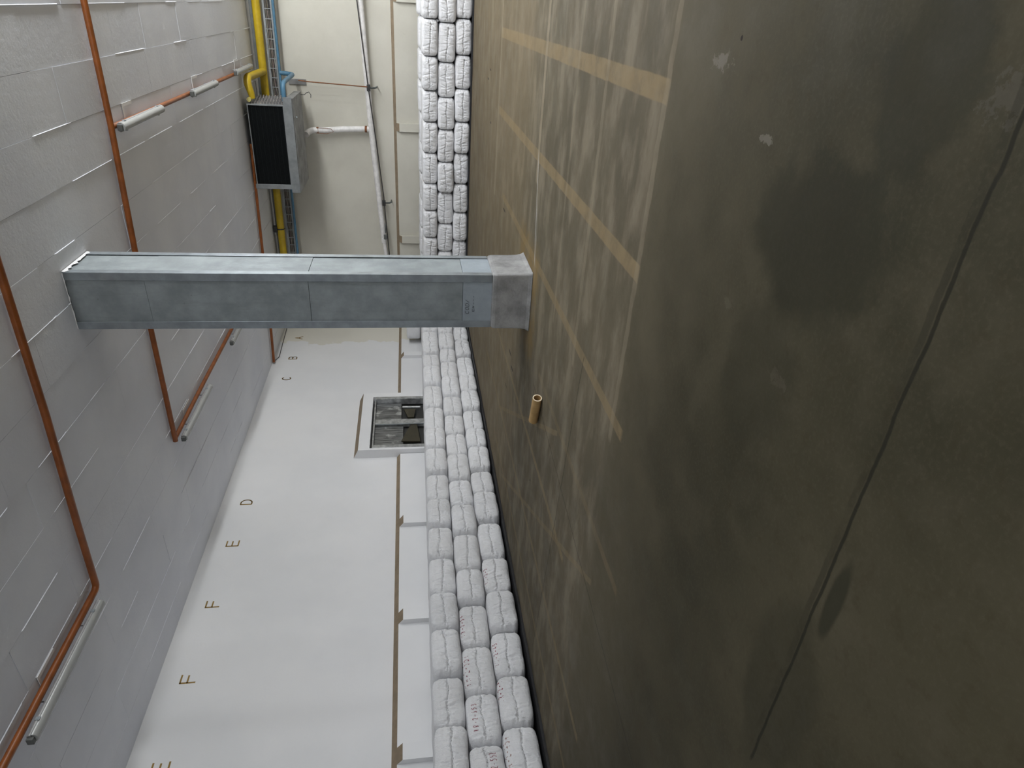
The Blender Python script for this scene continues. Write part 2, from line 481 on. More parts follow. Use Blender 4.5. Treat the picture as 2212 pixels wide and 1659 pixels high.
wall_left = struct(MB().box((-8.6, -5.2, 0), (XW, 17.6, 4.86)).build('wall_left', MAT['wall_white']))
struct(MB().box((-8.6, YW, 0), (9.2, 18.2, 4.86)).build('wall_back', MAT['wall_cream']))
struct(MB().box((8.8, -5.2, 0), (9.2, 17.6, 4.86)).build('wall_right', MAT['wall_white']))
struct(MB().box((XW, -5.2, 0), (8.8, -4.8, 4.86)).build('wall_front', MAT['wall_white']))

# kerb: thicker lower wall with a dusty sloping top, battens that stand out further
KD, BD = 0.09, 0.18
ZT = 1.69
def slope_z(d): return ZT - d * 0.78
# prism side order: edge k joins pts k,k+1 ; faces 0,1 are the caps, so side k is face 2+k
def kerb(pts, lo, hi, axis, slope_edge):
    mb = MB(); mb.prism(pts, lo, hi, axis); mb.mi[2 + slope_edge] = 1
    return mb
tl = struct(kerb([(XW, 0), (XW + KD, 0), (XW + KD, slope_z(KD)), (XW, ZT)], -4.8, 10.97, 1, 2).build('trim_1', [MAT['wall_white'], MAT['dust']]))
tl2 = struct(kerb([(XW, 0), (XW + KD, 0), (XW + KD, slope_z(KD)), (XW, ZT)], 13.21, YW, 1, 2).build('trim_2', [MAT['wall_white'], MAT['dust']]))
tb = struct(kerb([(YW, 0), (YW - KD, 0), (YW - KD, slope_z(KD)), (YW, ZT)], XW + KD, 8.8, 0, 2).build('trim_3', [MAT['wall_cream'], MAT['dust']]))
for yc, par in ((2.49, tl), (4.62, tl), (6.71, tl), (8.80, tl), (15.10, tl2)):
    kerb([(XW + KD, 0), (XW + BD, 0), (XW + BD, slope_z(BD)), (XW + KD, slope_z(KD))], yc - .0, yc + .21, 1, 2).build('batten', [MAT['wall_white'], MAT['dust']], par)
for xc in (-5.76, -2.90, -0.10, 2.75):
    kerb([(YW - KD, 0), (YW - BD, 0), (YW - BD, slope_z(BD)), (YW - KD, slope_z(KD))], xc, xc + .19, 0, 2).build('batten', [MAT['wall_cream'], MAT['dust']], tb)

# painted letters on the lettered wall (reading along the wall, left = towards the camera)
def letter(ch, y, z, h, w, thick=.018):
    mb = MB()
    for st in STROKE[ch]:
        for p, q in zip(st[:-1], st[1:]):
            a = Vector((y - w / 2 + p[0] * w, z - h / 2 + p[1] * h)); b = Vector((y - w / 2 + q[0] * w, z - h / 2 + q[1] * h))
            d = (b - a).normalized(); nn = Vector((-d.y, d.x)) * thick / 2
            a2, b2 = a - d * thick * .3, b + d * thick * .3
            i = len(mb.v)
            for X in (XW - .001, XW + .002):
                for c2 in (a2 + nn, b2 + nn, b2 - nn, a2 - nn): mb.v.append((X, c2.x, c2.y))
            for f in ((0, 1, 2, 3), (4, 5, 6, 7), (0, 1, 5, 4), (1, 2, 6, 5), (2, 3, 7, 6), (3, 0, 4, 7)): mb.face([i + k for k in f])
    o = mb.build('letter', MAT['ochre'], wall_left)
    o['label'] = 'ochre painted letter ' + ch
for ch, y, z in (('A', 16.52, 4.365), ('B', 15.36, 4.358), ('C', 14.30, 4.36), ('D', 9.76, 4.385), ('E', 8.70, 4.40), ('F', 7.41, 4.41), ('F', 6.13, 4.42), ('E', 4.93, 4.42)):
    letter(ch, y, z, .19, .135, .022 if y < 12 else .026)

# ------------------------------------------------------------------ clad column
CX0, CX1, CY0, CY1 = -3.225, -2.605, 6.80, 7.42
org = (-2.915, 7.11, 0)
colu = tag(empty('clad_column', org), 'square column clad in grey galvanised sheet, standing on a cement plinth', 'column')
def P(mbx, name, mat, par=colu, off=org, **k): return local(mbx.build(name, mat, par, **k), off)
# plinth: flared foot
mb = MB()
def ringpts(e, z): return [(CX0 - e, CY0 - e, z), (CX1 + e, CY0 - e, z), (CX1 + e, CY1 + e, z), (CX0 - e, CY1 + e, z)]
levels = [(0.062, 0.0), (0.045, 0.015), (0.032, 0.045), (0.026, 0.10), (0.022, 0.2), (0.022, .40), (0.012, .447)]
for e, z in levels: mb.v += ringpts(e, z)
for k in range(len(levels) - 1):
    for j in range(4):
        a = 4 * k + j; b = 4 * k + (j + 1) % 4
        mb.face([a, b, b + 4, a + 4])
mb.face([4 * (len(levels) - 1) + j for j in range(4)]); mb.face([3, 2, 1, 0])
pl = P(mb, 'plinth', MAT['cement'], bevel=.03, seg=4)
zs = [.447, .775, 2.435, 4.07, H]
for k in range(4):
    e = -.004 * (k % 2)
    mb = MB().box((CX0 - e + .004, CY0 - e + .004, zs[k]), (CX1 + e - .004, CY1 + e - .004, zs[k + 1] - .004))
    P(mb, 'cladding_sheet', MAT['galv_new'] if k == 0 else MAT['galv'])
for sx, sy, cx, cy in ((1, -1, CX1, CY0), (-1, -1, CX0, CY0), (1, 1, CX1, CY1), (-1, 1, CX0, CY1)):
    g, w = .007, .085
    x0, y0 = cx + sx * g, cy + sy * g
    pts = [(x0, y0), (x0 - sx * w, y0), (x0 - sx * w, y0 - sy * .004), (x0 - sx * .004, y0 - sy * .004), (x0 - sx * .004, y0 - sy * w), (x0, y0 - sy * w)]
    P(MB().prism(pts, .45, H - .003, 2), 'corner_trim', MAT['trim_metal'], bevel=.0015, seg=1)
# white filler smear between cladding and ceiling
mb = MB()
rng = random.Random(8)
def smear(p0, p1, nrm, w):
    p0, p1, nrm = Vector(p0), Vector(p1), Vector(nrm)
    n = 14; i0 = len(mb.v)
    for k in range(n + 1):
        p = p0.lerp(p1, k / n); ww = w * rng.uniform(.35, 1.2)
        mb.v += [tuple(p + nrm * .002), tuple(p + nrm * .014 + Vector((0, 0, 0))), tuple(p + nrm * .010 - Vector((0, 0, ww)))]
    for k in range(n):
        a = i0 + 3 * k
        mb.face([a, a + 1, a + 4, a + 3]); mb.face([a + 1, a + 2, a + 5, a + 4]); mb.face([a + 2, a, a + 3, a + 5])
smear((CX1, CY0, H), (CX1, CY1, H), (1, 0, 0), .045)
smear((CX0, CY0, H), (CX1, CY0, H), (0, -1, 0), .012)
P(mb, 'filler_bead', MAT['white_strip'])
# scribbled pen marks on the lowest sheet
mb = MB()
def flat_text(txt, x0, z0, h, w, gap, y, thick, slant=0.0, jitter=.0):
    r2 = random.Random(txt)
    x = x0
    for ch in txt:
        if ch == ' ': x += w + gap; continue
        for st in STROKE[ch]:
            for p, q in zip(st[:-1], st[1:]):
                a = Vector((x + p[0] * w + p[1] * h * slant, z0 + p[1] * h)); b = Vector((x + q[0] * w + q[1] * h * slant, z0 + q[1] * h))
                d = (b - a).normalized(); nn = Vector((-d.y, d.x)) * thick / 2
                i = len(mb.v)
                for Y in (y + .002, y - .0012):
                    for c2 in (a + nn, b + nn, b - nn, a - nn): mb.v.append((c2.x, Y, c2.y))
                for f in ((0, 1, 2, 3), (4, 5, 6, 7), (0, 1, 5, 4), (1, 2, 6, 5), (2, 3, 7, 6), (3, 0, 4, 7)): mb.face([i + k for k in f])
        x += w + gap
flat_text('COD/', -3.07, .70, .042, .035, .012, CY0, .0032, .2)
flat_text('EN---', -3.04, .64, .022, .03, .012, CY0, .0028, .1)
P(mb, 'pen_writing', MAT['black_ink'])

# ------------------------------------------------------------------ conduits on the ceiling
ZC = 4.771
def conduit(label, runs, r=.035):
    t0 = runs[0][0]
    e = tag(empty('conduit', t0), label, 'conduit', None)
    for k, pts in enumerate(runs):
        local(MB().tube(pts, r if k == 0 else r * .9, 12).build('run' if k == 0 else 'branch', MAT['conduit'], e, smooth=True), t0)
        rr = random.Random(len(pts) + k)
        a, b = Vector(pts[0]), Vector(pts[-1])
    return e
conduit('orange conduit nearest the camera, running over the ceiling and turning at the longest lamp',
        [[(4.0, 6.05, ZC), (-2.2, 5.775, ZC), (-3.62, 5.705, ZC), (-4.85, 5.60, ZC), (-5.66, 5.545, ZC)] + arc((-5.72, 5.54, ZC), (-5.66, 5.545, ZC), (-5.72, 5.46, ZC), 4)[1:] + [(-5.72, 3.5, ZC), (-5.72, 1.0, ZC)]])
conduit('orange conduit passing behind the clad column, branching along two lamp rows',
        [[(4.0, 8.9, ZC), (-1.5, 8.665, ZC), (-2.89, 8.52, ZC), (-4.0, 8.43, ZC), (-5.78, 8.36, ZC)],
         [(-5.735, 8.37, ZC), (-5.72, 9.95, ZC), (-5.72, 13.2, ZC)],
         [(-1.52, 8.66, ZC), (-1.53, 12.0, ZC), (-1.55, 16.6, ZC)]])
conduit('short orange conduit ending at the far ceiling corner of the lettered wall', [[(-3.0, 15.75, ZC), (-7.27, 15.22, ZC), (-8.10, 15.06, ZC)]], .032)
for k in range(1):
    mb = MB()
    pts = [(-8.11, 15.06, 4.80), (-8.125, 15.4, 4.70), (-8.13, 16.2, 4.735), (-8.13, 17.0, 4.76), (-8.10, 17.5, 4.775)]
    mb.tube(pts, .008, 6)
    tag(mb.build('cable', MAT['cable'], smooth=True), 'thin drooping cable along the far ceiling corner above letters A and B', 'cable')

# ------------------------------------------------------------------ unlit strip lamps
def make_lamp():
    e = empty('strip_lamp')
    L, w = 1.52, .105
    # local: along +y from 0 to L, hanging; z=0 is the lamp's underside
    prof = [(-w / 2, .045), (-w / 2 - .004, .06), (-w / 2 + .012, .082), (w / 2 - .012, .082), (w / 2 + .004, .06), (w / 2, .045)]
    MB().prism(prof, 0, L, 1).build('housing', MAT['lamp_body'], e, bevel=.003)
    prof = [(w / 2 * math.cos(a) * .94, .046 - .046 * math.sin(a)) for a in [math.pi * k / 10 for k in range(11)]]
    MB().prism(prof, .012, L - .012, 1).build('diffuser', MAT['diffuser'], e, smooth=True)
    MB().box((-.035, -.03, .02), (.035, .004, .078)).build('end_cap', MAT['lamp_cap'], e, bevel=.006)
    for y in (.16, L - .16):
        for sx in (-1, 1):
            MB().box((sx * (w / 2 + .004) - .004, y - .018, .034), (sx * (w / 2 + .004) + .004, y + .018, .074)).build('clip', MAT['trim_metal'], e, bevel=.002)
    mp = MB().box((.155, .48, .1585), (.195, .80, .166)).build('white_plate', MAT['white_strip'], e)  # flat white pieces forming an L against the ceiling
    MB().box((-.03, .48, .1590), (.155, .51, .1655)).build('white_cross_piece', MAT['white_strip'], e)
    for y in (.35, 1.2):
        MB().tube([(0.02, y, .08), (0.02, y, .172)], .006, 8).build('hanger', MAT['trim_metal'], e)
    return e
def copy_tree(o, parent=None):
    c = o.copy(); COL.objects.link(c)
    if parent is not None: c.parent = parent
    for ch in list(o.children): copy_tree(ch, c)
    return c
lamp0 = make_lamp()
spots = [(-5.80, 3.88, 'long unlit strip lamp at the lower left ceiling edge, nearest the lettered wall letters F'),
         (-5.82, 8.48, 'unlit strip lamp where the orange conduit turns, left of letter D'),
         (-5.82, 11.60, 'far unlit strip lamp partly hidden by the clad column'),
         (-1.53, 8.74, 'unlit strip lamp beside the branch of the orange conduit above the column'),
         (-1.52, 11.80, 'unlit strip lamp, middle one of the row leading to the yellow pipe'),
         (-1.50, 14.90, 'unlit strip lamp nearest the yellow pipe')]
for k, (x, y, lab) in enumerate(spots):
    o = lamp0 if k == 0 else copy_tree(lamp0)
    o.location = (x, y, 4.650)
    tag(o, lab, 'lamp', 'unlit strip lamps on the ceiling')

# ------------------------------------------------------------------ evaporator cooler
eo = (-3.0, 16.5, 3.8)
ev = tag(empty('evaporator_cooler', eo), 'ceiling-hung grey air cooler with a black coil face, on the pipe wall', 'air cooler')
def E(mbx, name, mat, par=ev, **k): return local(mbx.build(name, mat, par, **k), eo)
ex0, ex1, ey0, ey1 = -3.88, -2.13, 15.60, 16.98
E(MB().box((ex0 + .03, ey0 + .012, 3.97), (ex1 - .04, ey1, 4.71)), 'coil', MAT['fins'])
mb = MB()
mb.box((ex0 - .05, ey0 - .02, 3.95), (ex0 + .05, ey0 + .02, 4.745)); mb.box((ex1 - .05, ey0 - .02, 3.95), (ex1 - .02, ey0 + .02, 4.72))
mb.box((ex0 + .05, ey0 - .02, 3.95), (ex1 - .05, ey0 + .02, 3.985)); mb.box((ex0 + .05, ey0 - .02, 4.70), (ex1 - .05, ey0 + .02, 4.72))
E(mb, 'face_frame', MAT['casing'], bevel=.004)
E(MB().box((ex0, ey0 + .02, 3.96), (ex0 + .03, ey1, 4.73)), 'end_plate', MAT['casing'])
E(MB().box((ex1 - .04, ey0 + .02, 3.96), (ex1 - .03, ey1, 4.715)), 'end_plate', MAT['casing'])
# tray with sloping lip
tx0, tx1 = ex0 - .08, ex1 + .13
mb = MB()
i = 0
mb.prism([(15.50, 3.94), (15.50, 3.80), (15.54, 3.75), (16.80, 3.75), (16.80, 3.87), (16.78, 3.90), (15.56, 3.90), (15.54, 3.94)], tx0, tx1, 0)
E(mb, 'drip_tray', MAT['casing_dirty'], bevel=.006)
E(MB().prism([(15.488, 3.955), (15.488, 3.775), (15.497, 3.775), (15.497, 3.955)], tx0 - .02, tx1 + .02, 0), 'tray_lip', MAT['casing'], bevel=.002)
E(MB().tube([(-2.4, 15.70, 3.75), (-2.4, 15.70, 3.72)], .02, 8), 'tray_boss', MAT['trim_metal'])
# return bends on the visible end
b0 = None
for r in range(5):
    for k in range(11):
        y = 15.70 + .25 * r; z = 4.00 + .062 * k
        if b0 is None:
            pts = [(0, -.028 * math.cos(a), 0.0) for a in (0,)] + [(.055 * math.sin(a), -.028 * math.cos(a), .010 * math.cos(a)) for a in [math.pi * q / 6 for q in range(7)]] + [(0, .028, -.01)]
            b0 = MB().tube(pts, .0095, 6).build('return_bend', MAT['copper'], ev, smooth=True); o = b0
        else:
            o = b0.copy(); COL.objects.link(o); o.parent = ev
        o.location = (ex1 - .03 - eo[0], y - eo[1], z - eo[2] + (.02 if r % 2 else 0))
for x in (ex0 + .2, ex1 - .2):
    for y in (15.8, 16.8):
        E(MB().tube([(x, y, 4.70), (x, y, H)], .01, 8), 'hanger_rod', MAT['steel_dark'])
# small sensor wire below the tray
mb = MB().tube([(-2.06, 16.7, 3.75), (-2.06, 16.7, 3.66), (-2.02, 16.7, 3.62), (-2.0, 16.7, 3.56), (-2.06, 16.7, 3.52), (-2.12, 16.7, 3.53)], .007, 6)
E(mb, 'sensor_wire', MAT['black_metal'], smooth=True)

# ------------------------------------------------------------------ pipes along the pipe wall
yp = tag(empty('yellow_pipe', (0, 17.16, 4.58)), 'thick yellow pipe high along the pipe wall, with an elbow into the cooler', 'pipe')
off = (0, 17.16, 4.58)
local(MB().tube([(8.7, 17.16, 4.52), (-0.25, 17.16, 4.585), (-7.9, 17.16, 4.64)], .088, 18).build('main_run', MAT['yellow'], yp, smooth=True), off)
pts = [(-1.66, 17.10, 4.59)] + arc((-1.66, 15.72, 4.68), (-1.66, 15.9, 4.67), (-1.80, 15.70, 4.66)) + [(-1.95, 15.70, 4.62), (-2.06, 15.70, 4.60)]
local(MB().tube(pts, [.078] * (len(pts) - 2) + [.07, .055], 16).build('elbow', MAT['yellow'], yp, smooth=True), off)
local(MB().tube([(-2.07, 16.0, 4.66), (-2.07, 15.58, 4.66)], .045, 12).build('header', MAT['brass'], yp, smooth=True), off)
bp = tag(empty('blue_pipe', (0, 17.2, 4.25)), 'thin blue pipe along the pipe wall with a double bend into the cooler', 'pipe')
off = (0, 17.2, 4.25)
local(MB().tube([(8.7, 17.20, 4.185), (-0.25, 17.20, 4.23), (-7.9, 17.20, 4.285)], .03, 14).build('main_run', MAT['blue'], bp, smooth=True), off)
pts = [(-1.68, 17.2, 4.23)] + arc((-1.69, 17.15, 3.93), (-1.69, 17.18, 4.02), (-1.70, 17.0, 3.945)) + arc((-1.74, 15.8, 3.97), (-1.73, 16.0, 3.96), (-1.86, 15.8, 3.97)) + [(-2.1, 15.8, 3.97)]
local(MB().tube(pts, .048, 14).build('bend', MAT['blue'], bp, smooth=True), off)

# cable ladder, vertical on the wall between the pipes
to = (0, 17.35, 4.37)
tr = tag(empty('cable_tray', to), 'grey ladder cable tray filled with dark cables between the yellow and blue pipes', 'cable tray')
za = lambda x: 4.37 - .0075 * (x + .25)
for dz in (-.085, .085):
    local(MB().prism([(8.7, za(8.7) + dz - .022), (-7.9, za(-7.9) + dz - .022), (-7.9, za(-7.9) + dz + .022), (8.7, za(8.7) + dz + .022)], 17.27, 17.29, 1).build('side_rail', MAT['casing'], tr), to)
r0 = None
for k in range(46):
    x = -7.6 + .2 * k
    if r0 is None:
        r0 = MB().box((-.009, 0, -.08), (.009, .012, .08)).build('rung', MAT['casing'], tr); o = r0
    else:
        o = r0.copy(); COL.objects.link(o); o.parent = tr
    o.location = (x, 17.275 - to[1], za(x) - to[2])
rng = random.Random(12)
for j in range(6):
    pts = []
    for k in range(60):
        x = 8.6 - k * .28
        pts.append((x, 17.305 + rng.uniform(-.012, .012), za(x) - .055 + .022 * j + rng.uniform(-.012, .012)))
    local(MB().tube(pts, .009, 6).build('bundled_cable', MAT['cable'] if j != 3 else MAT['cable_pink'], tr, smooth=True), to)
# slim channel just under the ceiling
mb = MB().box((-7.9, 17.28, 4.70), (8.7, 17.36, 4.765))
tag(mb.build('support_channel', MAT['steel_dark'], bevel=.006), 'dull grey steel channel above the yellow pipe under the ceiling edge', 'rail')
# pipe clamp
co = (-5.35, 17.2, 4.6)
cl = tag(empty('pipe_clamp', co), 'small black clamp holding the yellow pipe near the clad column', 'clamp')
local(MB().tube([(-5.33, 17.16 + .1 * math.cos(a), 4.622 + .1 * math.sin(a)) for a in [math.radians(-80 - 20 * k) for k in range(11)]], .012, 6).build('hook', MAT['black_metal'], cl, smooth=True), co)
local(MB().box((-5.42, 17.10, 4.70), (-5.26, 17.2, 4.80)).build('block', MAT['black_metal'], cl, bevel=.01), co)

# ------------------------------------------------------------------ white drain pipes and rods on the pipe wall
do = (-2.9, 17.42, 2.3)
dp = tag(empty('drain_pipe', do), 'white wrapped drain pipe sloping down the pipe wall, fed by a drop pipe', 'pipe')
def D(mbx, name, mat, **k): return local(mbx.build(name, mat, dp, **k), do)
def zline(x): return 2.438 + (x + .12) * (2.438 - 2.027) / 5.589
D(MB().tube([(8.5, 17.43, zline(4.0)), (-2.86, 17.43, zline(-2.86)), (-5.75, 17.43, zline(-5.75))], .072, 16), 'sloping_run', MAT['white_pipe'], smooth=True)
D(MB().tube([(-5.66, 17.43, zline(-5.66)), (-7.6, 17.43, zline(-7.6) - .05)], .05, 14), 'lower_run', MAT['white_pipe'], smooth=True)
D(MB().tube([(-2.94, 17.40, 3.62), (-2.93, 17.41, 3.3), (-2.89, 17.42, 2.9), (-2.87, 17.43, zline(-2.87) + .05)], .07, 16), 'drop_run', MAT['white_pipe'], smooth=True)
D(MB().tube(arc((-2.95, 17.37, 3.74), (-2.945, 17.40, 3.62), (-3.0, 17.10, 3.77)), .07, 16), 'elbow', MAT['white_pipe'], smooth=True)
for z, x in ((3.52, -2.938), (2.36, -2.87)):
    D(MB().tube([(x, 17.41, z - .025), (x, 17.415, z + .025)], .078, 16), 'rusty_collar', MAT['rust'], smooth=True)
D(MB().tube([(-2.995, 17.33, 3.56), (-3.0, 17.33, 3.3), (-2.95, 17.335, 3.14), (-2.88, 17.335, 3.2), (-2.87, 17.33, 3.5)], .006, 6), 'tie_wire', MAT['rust'], smooth=True)
D(MB().tube([(-5.55, 17.36, zline(-5.55) - .05), (-5.62, 17.355, zline(-5.6) + .02), (-5.66, 17.36, zline(-5.66) - .04)], .022, 8), 'torn_wrap', MAT['white_strip'], smooth=True)
ro = (-2.9, 17.3, 2.2)
rd = tag(empty('heating_cable', ro), 'thin black cable running down along the sloping white drain pipe', 'cable')
pts = [(8.4, 17.33, zline(4.0) - .01), (-.12, 17.33, 2.425), (-1.9, 17.33, 2.262), (-3.1, 17.33, 2.13), (-4.5, 17.33, 1.99), (-5.0, 17.33, 1.965), (-6.0, 17.33, 1.90), (-7.5, 17.33, 1.82)]
local(MB().tube(pts, .013, 6).build('cable_run', MAT['cable'], rd, smooth=True), ro)
local(MB().box((-5.45, 17.30, 1.955), (-5.2, 17.335, 1.995)).build('joint_sleeve', MAT['lamp_cap'], rd, bevel=.008), ro)
local(MB().box((-5.62, 17.29, 1.94), (-5.5, 17.335, 2.03)).build('junction', MAT['lamp_cap'], rd, bevel=.008), ro)
for x, z, lab in ((-1.92, 2.245, 'black wall hook on the sloping white pipe, below the thin rusty rod'), (-4.66, 1.985, 'black wall hook on the sloping white pipe, nearer the column')):
    h = tag(empty('wall_hook', (x, YW, z)), lab, 'hook', 'wall hooks holding the white pipe')
    MB().box((-.07, -.30, -.035), (.07, -.22, .05)).build('clamp', MAT['black_metal'], h, bevel=.01)
    MB().tube([(0, -.26, 0), (0, -.24, -.14), (.01, -.2, -.18)], .022, 8).build('arm', MAT['steel_dark'], h, smooth=True)
    MB().tube([(.01, -.2, -.18), (.01, 0, -.18)], .015, 8).build('bolt', MAT['steel_dark'], h, smooth=True)
mb = MB().tube([(-1.83, 17.30, 3.86), (-1.85, 17.30, 3.6), (-1.90, 17.31, 2.27)], .013, 8)
tag(mb.build('hanger_rod', MAT['rust'], smooth=True), 'thin rusty vertical rod on the pipe wall beside the cooler', 'rod')
mb = MB().box((-1.95, 17.56, 3.72), (-1.83, 17.6, 4.12))
tag(mb.build('wall_bracket', MAT['casing_dirty'], bevel=.004), 'grey flat bracket on the pipe wall behind the blue bend', 'bracket')

# ------------------------------------------------------------------ hatch in the lettered wall
ho = (-8.0, 12.0, 1.2)
ha = tag(empty('wall_hatch', ho), 'steel-framed hatch in a white surround on the lettered wall', 'hatch')
def Hh(mbx, name, mat, par=ha, **k): return local(mbx.build(name, mat, par, **k), ho)
XF = -7.95
mb = MB()
def frame_piece(y0, y1, z0, z1): mb.box((XW, y0, z0), (XF, y1, z1))
frame_piece(10.98, 11.04, 0, 2.46)
frame_piece(13.03, 13.20, 0, 2.46)
mb.box((XW, 11.04, 2.235), (XF, 13.03, 2.46))
frame_piece(11.04, 13.03, 0, 1.10)
k0 = len(mb.f)
mb.prism([(XW, 2.461), (XF, 2.461), (XW, 2.555)], 10.98, 13.20, 1)
mb.mi[k0 + 2 + 1] = 1
Hh(mb, 'surround', [MAT['wall_white'], MAT['dust']])
Hh(MB().box((XW + .005, 11.05, 1.11), (XW + .02, 13.02, 2.23)), 'back_plate', MAT['dark_recess'])
for y0, y1 in ((11.045, 11.14), (12.93, 13.025)):
    Hh(MB().box((-8.10, y0, 1.11), (XF + .006, y1, 2.185)), 'jamb', MAT['steel_frame'], bevel=.004)
Hh(MB().box((-8.09, 11.14, 2.165), (-8.0, 12.93, 2.20)), 'head_rail', MAT['steel_frame'], bevel=.003)
Hh(MB().box((-8.10, 12.0, 1.11), (-8.02, 12.2, 2.164)), 'mullion', MAT['steel_frame'], bevel=.004)
Hh(MB().box((-8.015, 11.975, 1.11), (-8.005, 11.995, 2.16)), 'bead', MAT['trim_metal'])
for y0, y1 in ((11.15, 11.97), (12.22, 12.92)):
    Hh(MB().box((-8.085, y0, 1.60 if y0 > 12 else 1.56), (-8.06, y1, 2.16)), 'door_panel', MAT['steel'], bevel=.003)
Hh(MB().prism([(11.38, 1.60), (12.12, 1.36), (12.12, 1.28), (11.36, 1.20)], -8.075, -8.03, 0), 'wedge_plate', MAT['brown_metal'], bevel=.003)
Hh(MB().prism([(12.64, 1.55), (12.64, 1.28), (12.30, 1.33), (12.30, 1.46)], -8.085, -8.04, 0), 'hinge_plate', MAT['brown_metal'], bevel=.004)
Hh(MB().tube([(-8.04, 12.71, 1.58), (-8.04, 12.70, 1.18)], .024, 10), 'handle_bar', MAT['steel_frame'], smooth=True)

# ------------------------------------------------------------------ sacks
SW, SH, SD = 0.65, 0.39, 1.06
def sack_variant(seed):
    rg = np.random.RandomState(seed)
    hx, hy, hz = SW / 2, SD / 2, SH / 2
    r = .075
    nx, ny, nz = 64, 14, 42
    key, verts, faces = {}, [], []
    def vid(i, j, k):
        q = (i, j, k)
        if q not in key:
            key[q] = len(verts)
            fx = 2 * i / nx - 1; fz = 2 * k / nz - 1
            fy = 2 * (j / ny) ** 1.5 - 1
            verts.append((fx * hx, fy * hy, fz * hz))
        return key[q]
    for i in range(nx):
        for k in range(nz):
            faces.append([vid(i, 0, k), vid(i + 1, 0, k), vid(i + 1, 0, k + 1), vid(i, 0, k + 1)])
            faces.append([vid(i, ny, k), vid(i, ny, k + 1), vid(i + 1, ny, k + 1), vid(i + 1, ny, k)])
    for i in range(nx):
        for j in range(ny):
            faces.append([vid(i, j, 0), vid(i, j + 1, 0), vid(i + 1, j + 1, 0), vid(i + 1, j, 0)])
            faces.append([vid(i, j, nz), vid(i + 1, j, nz), vid(i + 1, j + 1, nz), vid(i, j + 1, nz)])
    for j in range(ny):
        for k in range(nz):
            faces.append([vid(0, j, k), vid(0, j, k + 1), vid(0, j + 1, k + 1), vid(0, j + 1, k)])
            faces.append([vid(nx, j, k), vid(nx, j + 1, k), vid(nx, j + 1, k + 1), vid(nx, j, k + 1)])
    p = np.array(verts)
    inner = np.array([hx - r, hy - r * .7, hz - r])
    q = np.clip(p, -inner, inner); d = p - q
    ln = np.linalg.norm(d, axis=1, keepdims=True); ln[ln == 0] = 1
    nrm = d / ln
    p = q + nrm * np.array([r, r * .7, r])
    X, Z = p[:, 0] / hx, p[:, 2] / hz
    front = np.clip((-nrm[:, 1] - .15) / .7, 0, 1)
    vert = np.clip(np.abs(nrm[:, 2]), 0, 1) * np.sign(nrm[:, 2])
    end = np.clip(np.abs(nrm[:, 0]), 0, 1) * np.sign(nrm[:, 0])
    bul = np.clip(1 - X ** 2, 0, 1) * np.clip(1 - Z ** 2, 0, 1)
    # seam and pleats of the stitched mouth
    ph = rg.uniform(0, 6.28, 4)
    def zs(x): return .014 * np.sin(4.5 * x / SW + ph[0]) + .007 * np.sin(13 * x / SW + ph[1]) + rg0
    rg0 = rg.uniform(-.022, .022)
    lean = rg.uniform(-.035, .035)
    dist = p[:, 2] - zs(p[:, 0])
    disp = .030 * bul + .010 * np.sin(p[:, 0] * 9 + ph[3]) * np.sin(p[:, 2] * 12 + ph[0]) * bul
    disp -= .017 * 1.25 * np.exp(-(dist / .012) ** 2) * np.clip((1.0 - np.abs(X)) / .12, 0, 1)
    xs = np.linspace(-hx * .92, hx * .92, 18) + rg.uniform(-.014, .014, 18)
    for xi in xs:
        for sgn in (-1, 1):
            if rg.rand() < .22: continue
            a = rg.uniform(.008, .028); sl = rg.uniform(-.6, .6) + xi * .9; w = rg.uniform(.007, .013); fl = rg.uniform(.05, .17)
            side = (np.sign(dist) == sgn)
            ad = np.abs(dist)
            disp -= side * a * np.exp(-((p[:, 0] - xi - sl * ad) / (w * (1 + ad * 4))) ** 2) * np.exp(-ad / fl) * np.clip(ad / .006, .3, 1)
    for xi in (-hx * .78, hx * .78):   # gathered knots near the ends
        rad = np.hypot(p[:, 0] - xi, dist * .9)
        an = np.arctan2(dist, p[:, 0] - xi)
        disp += .010 * np.sin(an * 9 + ph[2]) * np.exp(-(rad / .07) ** 2) * np.clip(rad / .015, 0, 1)
        disp -= .012 * np.exp(-(rad / .016) ** 2)
    p[:, 1] -= front * disp
    lump = .006 * np.sin(p[:, 0] * 11 + ph[0]) * np.sin(p[:, 1] * 7 + ph[1]) + .004 * np.sin(p[:, 1] * 23 + p[:, 0] * 17 + ph[2])
    p[:, 2] += vert * (.003 * (1 - X ** 2) + lump * .6)
    p[:, 0] += end * (.002 * (1 - Z ** 2) + lump * .3)
    # mouth ends pull in a little
    fr = np.clip((-p[:, 1] - hy + .22) / .22, 0, 1)
    fr2 = np.clip((-p[:, 1] - hy + .13) / .13, 0, 1)
    # crumpled corners of the folded mouth
    crum = np.sin(p[:, 2] * 95 + ph[1]) * .5 + np.sin(p[:, 2] * 53 + ph[2])
    p[:, 0] += np.sign(X) * fr ** 3 * np.clip((np.abs(X) - .86) / .14, 0, 1) * crum * .009
    p[:, 2] *= 1 - fr * (.03 + .10 * np.abs(X) ** 4)
    p[:, 0] *= 1 - fr2 * (.05 + .045 * np.abs(Z))
    p[:, 0] += fr * lean * p[:, 2]
    me = bpy.data.meshes.new('sack_body')
    me.from_pydata([tuple(v) for v in p], [], faces)
    me.materials.append(MAT['sack'])
    me.polygons.foreach_set('use_smooth', [True] * len(me.polygons))
    me.update()
    bvh = BVHTree.FromPolygons([Vector(v) for v in p], faces)
    # stitching: one dark thread that dips in and out along the seam
    mb = MB(); pts = []; rr = []
    x = -hx * .84
